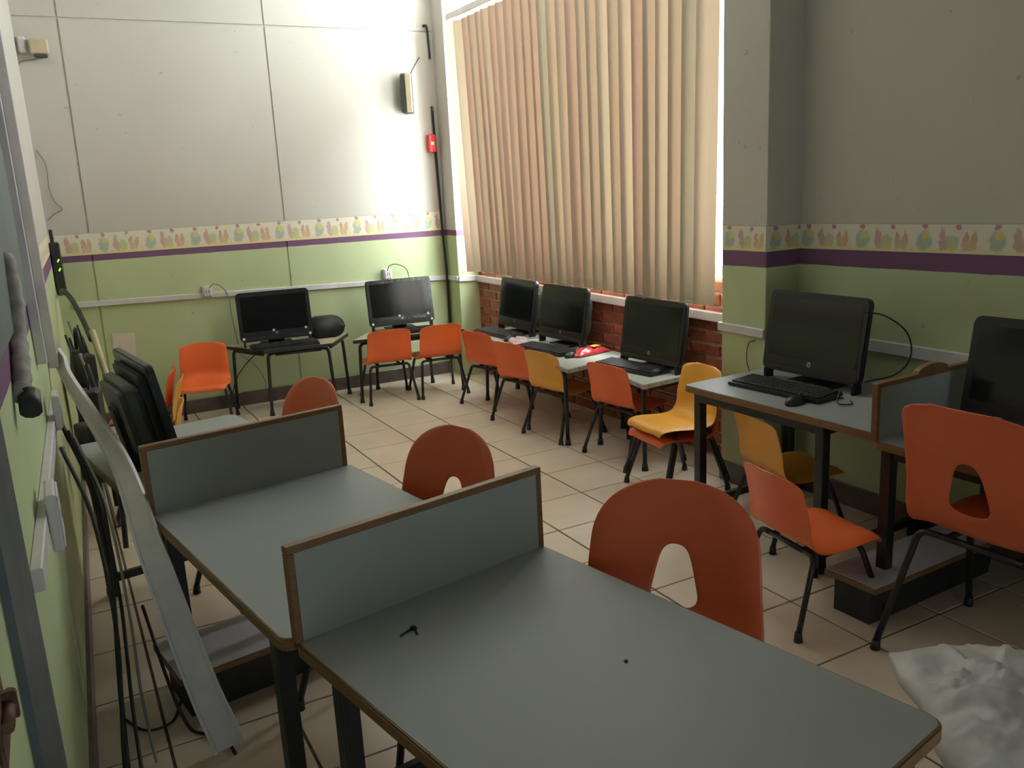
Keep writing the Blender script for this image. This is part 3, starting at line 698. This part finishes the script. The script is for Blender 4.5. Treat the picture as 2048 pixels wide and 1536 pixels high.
def socket(label, loc, n, wd=.06, hg=.075, dp=.045, m='white'):
    r_ = thing('wall_socket', label, 'socket', loc, math.atan2(n[1], n[0])-PI/2)
    obj('box', B(-wd/2, wd/2, 0, dp, -hg/2, hg/2, bev=.005, seg=2), M[m], r_); obj('cover_plate', B(-wd/2+.006, wd/2-.006, dp-.001, dp+.004, -hg/2+.006, hg/2-.006, bev=.002), M[m], r_)
    for s in (-1, 1): obj('slot', B(s*.009-.002, s*.009+.002, dp+.003, dp+.0045, -.009, .009), M['cable'], r_)
socket('small white socket box above the trunking left of the stickered computer', (.955, YB, .845), (0, -1))
socket('small white socket box above the trunking behind the film framed computer', (2.275, YB, .842), (0, -1))
socket('grey socket box on the left wall, farther of the two', (XN(2.98)+.02, 2.98, .845), (1, 0), .10, .11, .018)
socket('grey socket box on the left wall, nearer of the two', (XN(2.07)+.02, 2.07, .80), (1, 0), .13, .13, .022)
def cable(label, pts, r=.004, m='cable', n=6, name='cable'):
    return tag(obj(name, tube(smooth_path(pts, 6), r, n), M[m]), label, 'cable')
cable('grey flex looping from the left back wall socket down the trunking', [(.97, YB-.05, .87), (1.00, YB-.05, .895), (1.05, YB-.04, .87), (1.09, YB-.03, .80), (1.10, YB-.02, .66), (1.12, YB-.015, .45)], .004, 'greycable')
cable('thin dark flex looping over the right back wall socket', [(2.27, YB-.05, .87), (2.29, YB-.05, .905), (2.35, YB-.05, .91), (2.42, YB-.05, .87), (2.44, YB-.05, .80)], .003)
cable('thick black cable running down the corner beside the window', [(2.745, YB-.012, 2.06), (2.752, YB-.012, 1.7), (2.762, YB-.012, 1.2), (2.768, YB-.03, .8), (2.772, YB-.02, .5), (2.770, YB-.02, .11)], .010)
cable('short black bracket cable high in the corner above the speaker', [(2.715, YB-.012, 2.63), (2.745, YB-.012, 2.625), (2.752, YB-.012, 2.52), (2.755, YB-.012, 2.40)], .008)
cable('black cable under the left tan table hanging in a curve', [(1.30, 6.15, .41), (1.18, 6.12, .36), (1.06, 6.10, .24), (1.02, 6.12, .10), (1.05, 6.15, .02)], .004)
cable('thin grey cable under the left tan table near the skirting', [(1.12, 6.20, .38), (1.22, 6.20, .28), (1.27, 6.20, .16), (1.26, 6.20, .06)], .003, 'greycable')
cable('black cable arching beside the pillar computer on the white desk', [(2.69, 2.21, .92), (2.76, 2.17, .905), (2.82, 2.115, .84), (2.83, 2.10, .75), (2.79, 2.13, .68), (2.70, 2.20, .65)], .003)
cable('thin black cable on the pillar left of the white desk computer', [(XP-.01, 2.84, .72), (XP-.012, 2.88, .70), (XP-.012, 2.89, .62), (XP-.012, 2.86, .565), (XP-.01, 2.80, .56)], .002)
cable('thin black cable sagging below the right desk', [(2.93, 1.90, .36), (2.93, 1.70, .345), (2.93, 1.40, .35)], .004)
cable('looped white tagged wire at the foot of the pillar computer', [(2.56, 2.19, .64), (2.52, 2.17, .615), (2.50, 2.14, .608), (2.54, 2.12, .606), (2.57, 2.15, .606)], .003)

# ------------------------------------------------------------------ things on the walls
sp = thing('wall_speaker', 'slim beige speaker with a dark side high on the back wall', 'speaker', (2.575, YB, 2.145), R(-30))
obj('case', B(-.045, .030, -.13, -.02, -.14, .14, bev=.012, seg=2), M['olive'], sp); obj('grille', B(-.010, .036, -.142, -.124, -.135, .135, bev=.006), M['beige'], sp)
obj('bracket', B(-.02, .02, -.03, .01, -.02, .02), M['steel'], sp)
cable('thin dark wire from the top of the wall speaker', [(2.565, YB-.07, 2.285), (2.60, YB-.05, 2.33), (2.66, YB-.02, 2.40), (2.67, YB-.01, 2.405)], .004)
fb = thing('fire_alarm', 'small red alarm box beside the black corner cable', 'alarm', (2.715, YB, 1.79), 0)
obj('case', B(-.03, .03, -.045, 0, -.065, .065, bev=.008, seg=2), M['red'], fb); obj('label_plate', B(-.014, .014, -.0475, -.044, -.012, .012, bev=.001), M['sticker'], fb); obj('button', B(-.010, .010, -.050, -.044, .022, .04, bev=.002), M['red'], fb)
se = thing('motion_sensor', 'small yellowed sensor box high in the left back corner', 'sensor', (.165, YB, 2.41), 0)
obj('case', B(-.05, .055, -.06, 0, -.04, .05, bev=.01, seg=2), M['beige'], se); obj('lens', B(-.03, .045, -.066, -.05, -.062, -.038, bev=.006), M['olive'], se)
tag(obj('notice_sheet', B(-.07, .07, -.002, 0, -.085, .085), M['pinkpaper'], loc=(.385, YB-.002, .535), rot=(0, R(4), 0)), 'pale sheet of paper on the back wall behind the monitor turned away', 'paper')
ns = thing('network_switch', 'black network box with two green lamps in the left back corner', 'network box', (XN(6.08)+.002, 6.08, 1.09))
obj('case', B(0, .055, -.09, .09, -.16, .16, bev=.006), M['blackmatte'], ns)
for k in (0, 1): obj('indicator_lamp', tube([(.030, -.091, .045-k*.055), (.040, -.091, .062-k*.055)], .004, 6), M['led'], ns)
obj('antenna', B(.01, .03, -.03, .01, .16, .24, bev=.004), M['blackmatte'], ns)
tag(obj('wall_shade_panel', lwall(1.70, 2.90, 1.20, 2.45, 0, .012), M['shade_panel']), 'dark grey green board added over the left wall above the purple stripe', 'shade_panel')  # added panel; its dark colour stands in for shade on the upper left wall
tag(obj('steel_post', lwall(1.31, 1.60, 0, ZC, 0, .012, .003), M['jamb']), 'blue grey steel door post on the left wall', 'post')
la = thing('latch', 'rusty metal latch on the left wall near the door post', 'latch', (XN(1.10), 1.10, .88))
obj('plate', lwall(-.055, .075, -.05, .05, 0, .006).copy() if False else B(.0, .006, -.05, .05, -.05, .05, bev=.002), M['rust'], la); obj('bolt', tube([(.012, -.04, .0), (.012, .045, .0)], .008), M['rust'], la); obj('keeper', B(.004, .022, .01, .022, -.018, .018, bev=.002), M['rust'], la)
# bundle of wrapped cable hanging nearest the camera on the left wall
bm = bmesh.new(); pts = smooth_path([(XN(2.2)+.016, 2.30, 1.36), (XN(2.2)+.022, 2.24, 1.27), (XN(2.15)+.018, 2.18, 1.18), (XN(2.05)+.020, 2.08, 1.12), (XN(2.0)+.016, 2.02, 1.08)], 5)
sweep(bm, pts, [.016+.005*math.sin(1.3*i)**2 for i in range(len(pts))], 10); hb = thing('cable_bundle', 'dusty wrapped cable bundle hanging high on the left wall', 'cable bundle')
obj('wrapping', bm, M['dusty'], hb); obj('plug', tube([(XN(2.0)+.03, 2.03, 1.085), (XN(1.98)+.03, 1.99, 1.055)], .022, 10), M['cable'], hb)
# the black tangle in the corner behind the monitor
rnd = random.Random(4)
TL = ['%s in the tangle hanging in the left corner, %s from the back wall' % (('grey cable' if i % 3 == 0 else 'black cable'), w) for i, w in enumerate(('first', 'second', 'third', 'fourth', 'fifth', 'sixth', 'seventh', 'eighth', 'ninth'))]
arch = [(XN(5.9)+.03, 5.9, .95), (.07, 5.7, .985), (.10, 5.4, .96), (.13, 5.1, .88), (.15, 4.8, .80)]
cable('thick black cable arching out from the network box in the left corner', arch, .014)
for i in range(9):
    y = 5.3-i*.15; x = XN(y)+.03+rnd.random()*.10; z = .86-rnd.random()*.12
    cable(TL[i], [(x, y, z), (x+.02, y-.05, z-.15), (x+rnd.uniform(-.02, .04), y-.12, z-.38), (x+rnd.uniform(-.02, .05), y-.2, z-.60), (x+.03, y-.25, .02)], rnd.choice((.006, .008, .011)), 'cable' if i % 3 else 'greycable')['group'] = 'tangled cables in the left corner'
def adaptor(label, x, y, z, sx, sy, sz, rz):
    a = thing('power_adaptor', label, 'power adaptor', (x, y, z), rz, 'black power adaptors'); obj('case', B(-sx, sx, -sy, sy, -sz, sz, bev=.012, seg=2), M['blackmatte'], a)
    obj('cord', tube(smooth_path([(0, 0, sz-.002), (.01, .02, sz+.06), (.0, .03, sz+.14)]), .004, 6), M['cable'], a)
adaptor('black power adaptor hanging highest in the left corner tangle', .10, 4.55, .70, .035, .05, .07, .3)
adaptor('black power adaptor hanging lower beside the monitor turned away', .08, 4.0, .60, .045, .06, .10, -.2)
bm = bmesh.new(); prism(bm, rrect(-.15, .15, 0, .42, .09, 5), -.035, .035, .03, 3); bmesh.ops.transform(bm, matrix=Matrix.Rotation(PI/2, 4, 'X'), verts=bm.verts)
hbg = thing('hanging_bag', 'black bag hanging among the cables in the left corner', 'bag', (.085, 4.75, .34), R(96)); obj('body', bm, M['blackmatte'], hbg, smooth=True)
obj('strap', tube(smooth_path([(-.09, 0, .40), (-.05, .0, .50), (0, .0, .53), (.05, .0, .50), (.09, 0, .40)]), .009), M['cable'], hbg)
adaptor('large black power adaptor lowest in the tangle behind the left table', .06, 3.72, .50, .04, .06, .12, .5)
tag(obj('wood_batten', tube([(.155, 4.7, .86), (.20, 4.35, .50)], .016, 4), M['beige']), 'beige strip leaning in the left corner behind the monitor', 'strip')
for i, (x, y, xe, ye) in enumerate(((.02, 3.05, -.01, 2.25), (.035, 2.95, .02, 2.15), (.05, 2.85, .06, 2.25), (.01, 2.75, -.03, 1.95))):
    cable(('black cable dropping from the left wall trunking to the floor', 'second black cable hanging down the left wall', 'grey cable hanging beside the white table legs', 'dark cable nearest the camera trailing down the left wall')[i],
          [(x-.05, y, .78), (x, y-.15, .60), (x+.01, y-.35, .35), (x*.5+xe*.5, y*.3+ye*.7, .12), (xe, ye, .008)], (.007, .005, .004, .006)[i], 'greycable' if i == 2 else 'cable')
cable('black cable end lying on the floor tiles by the low shelf', [(.10, 2.60, .30), (.13, 2.42, .12), (.16, 2.36, .01), (.20, 2.30, .007), (.24, 2.24, .007), (.25, 2.17, .007)], .005)
cable('thin dark cable in a loop on the floor under the left wall', [(.0, 2.52, .006), (.05, 2.42, .006), (.12, 2.42, .006), (.16, 2.52, .006)], .004)

# last small things
bm = bmesh.new(); prism(bm, [(-.08, 0)]+[(.08*math.cos(a), .026*math.sin(a)) for a in [PI-PI*k/10 for k in range(11)]]+[(.08, 0)][:0], -.012, .012, .002)
bmesh.ops.transform(bm, matrix=Matrix.Rotation(PI/2, 4, 'X'), verts=bm.verts)
tag(obj('wooden_offcut', bm, M['edge'], loc=(2.535, 1.803, .788), rot=(0, 0, R(2))), 'small arched brown wooden piece resting on top of the right hand divider', 'wood piece')
cable('thin wire hanging in loops on the back wall below the yellowed sensor', [(.062, YB-.01, 1.815), (.10, YB-.012, 1.72), (.096, YB-.012, 1.585), (.115, YB-.012, 1.50), (.149, YB-.012, 1.45), (.10, YB-.012, 1.42), (.06, YB-.01, 1.385)], .0035, 'greycable')
cable('short dark cable end in the left back corner above the border paper', [(.030, YB-.012, 1.83), (.033, YB-.012, 1.75), (.036, YB-.012, 1.68)], .009)
cable('pale wire running from the yellowed sensor into the left back corner', [(.20, YB-.03, 2.355), (.13, YB-.012, 2.345), (.06, YB-.012, 2.33), (.035, YB-.010, 2.29), (.03, YB-.010, 2.20)], .004, 'greycable')
cn = obj('cable_connector', B(-.022, .022, -.03, 0, -.05, .045, bev=.008), M['white'], loc=(.078, YB, 2.43)); tag(cn, 'small white connector box beside the yellowed sensor in the corner', 'connector')
tag(obj('loose_paper', B(-.05, .05, -.09, .09, 0, .0012), M['paper'], loc=(2.86, 3.47, .4556), rot=(0, 0, R(12))), 'white scrap of paper on the window table nearest the pillar', 'paper')
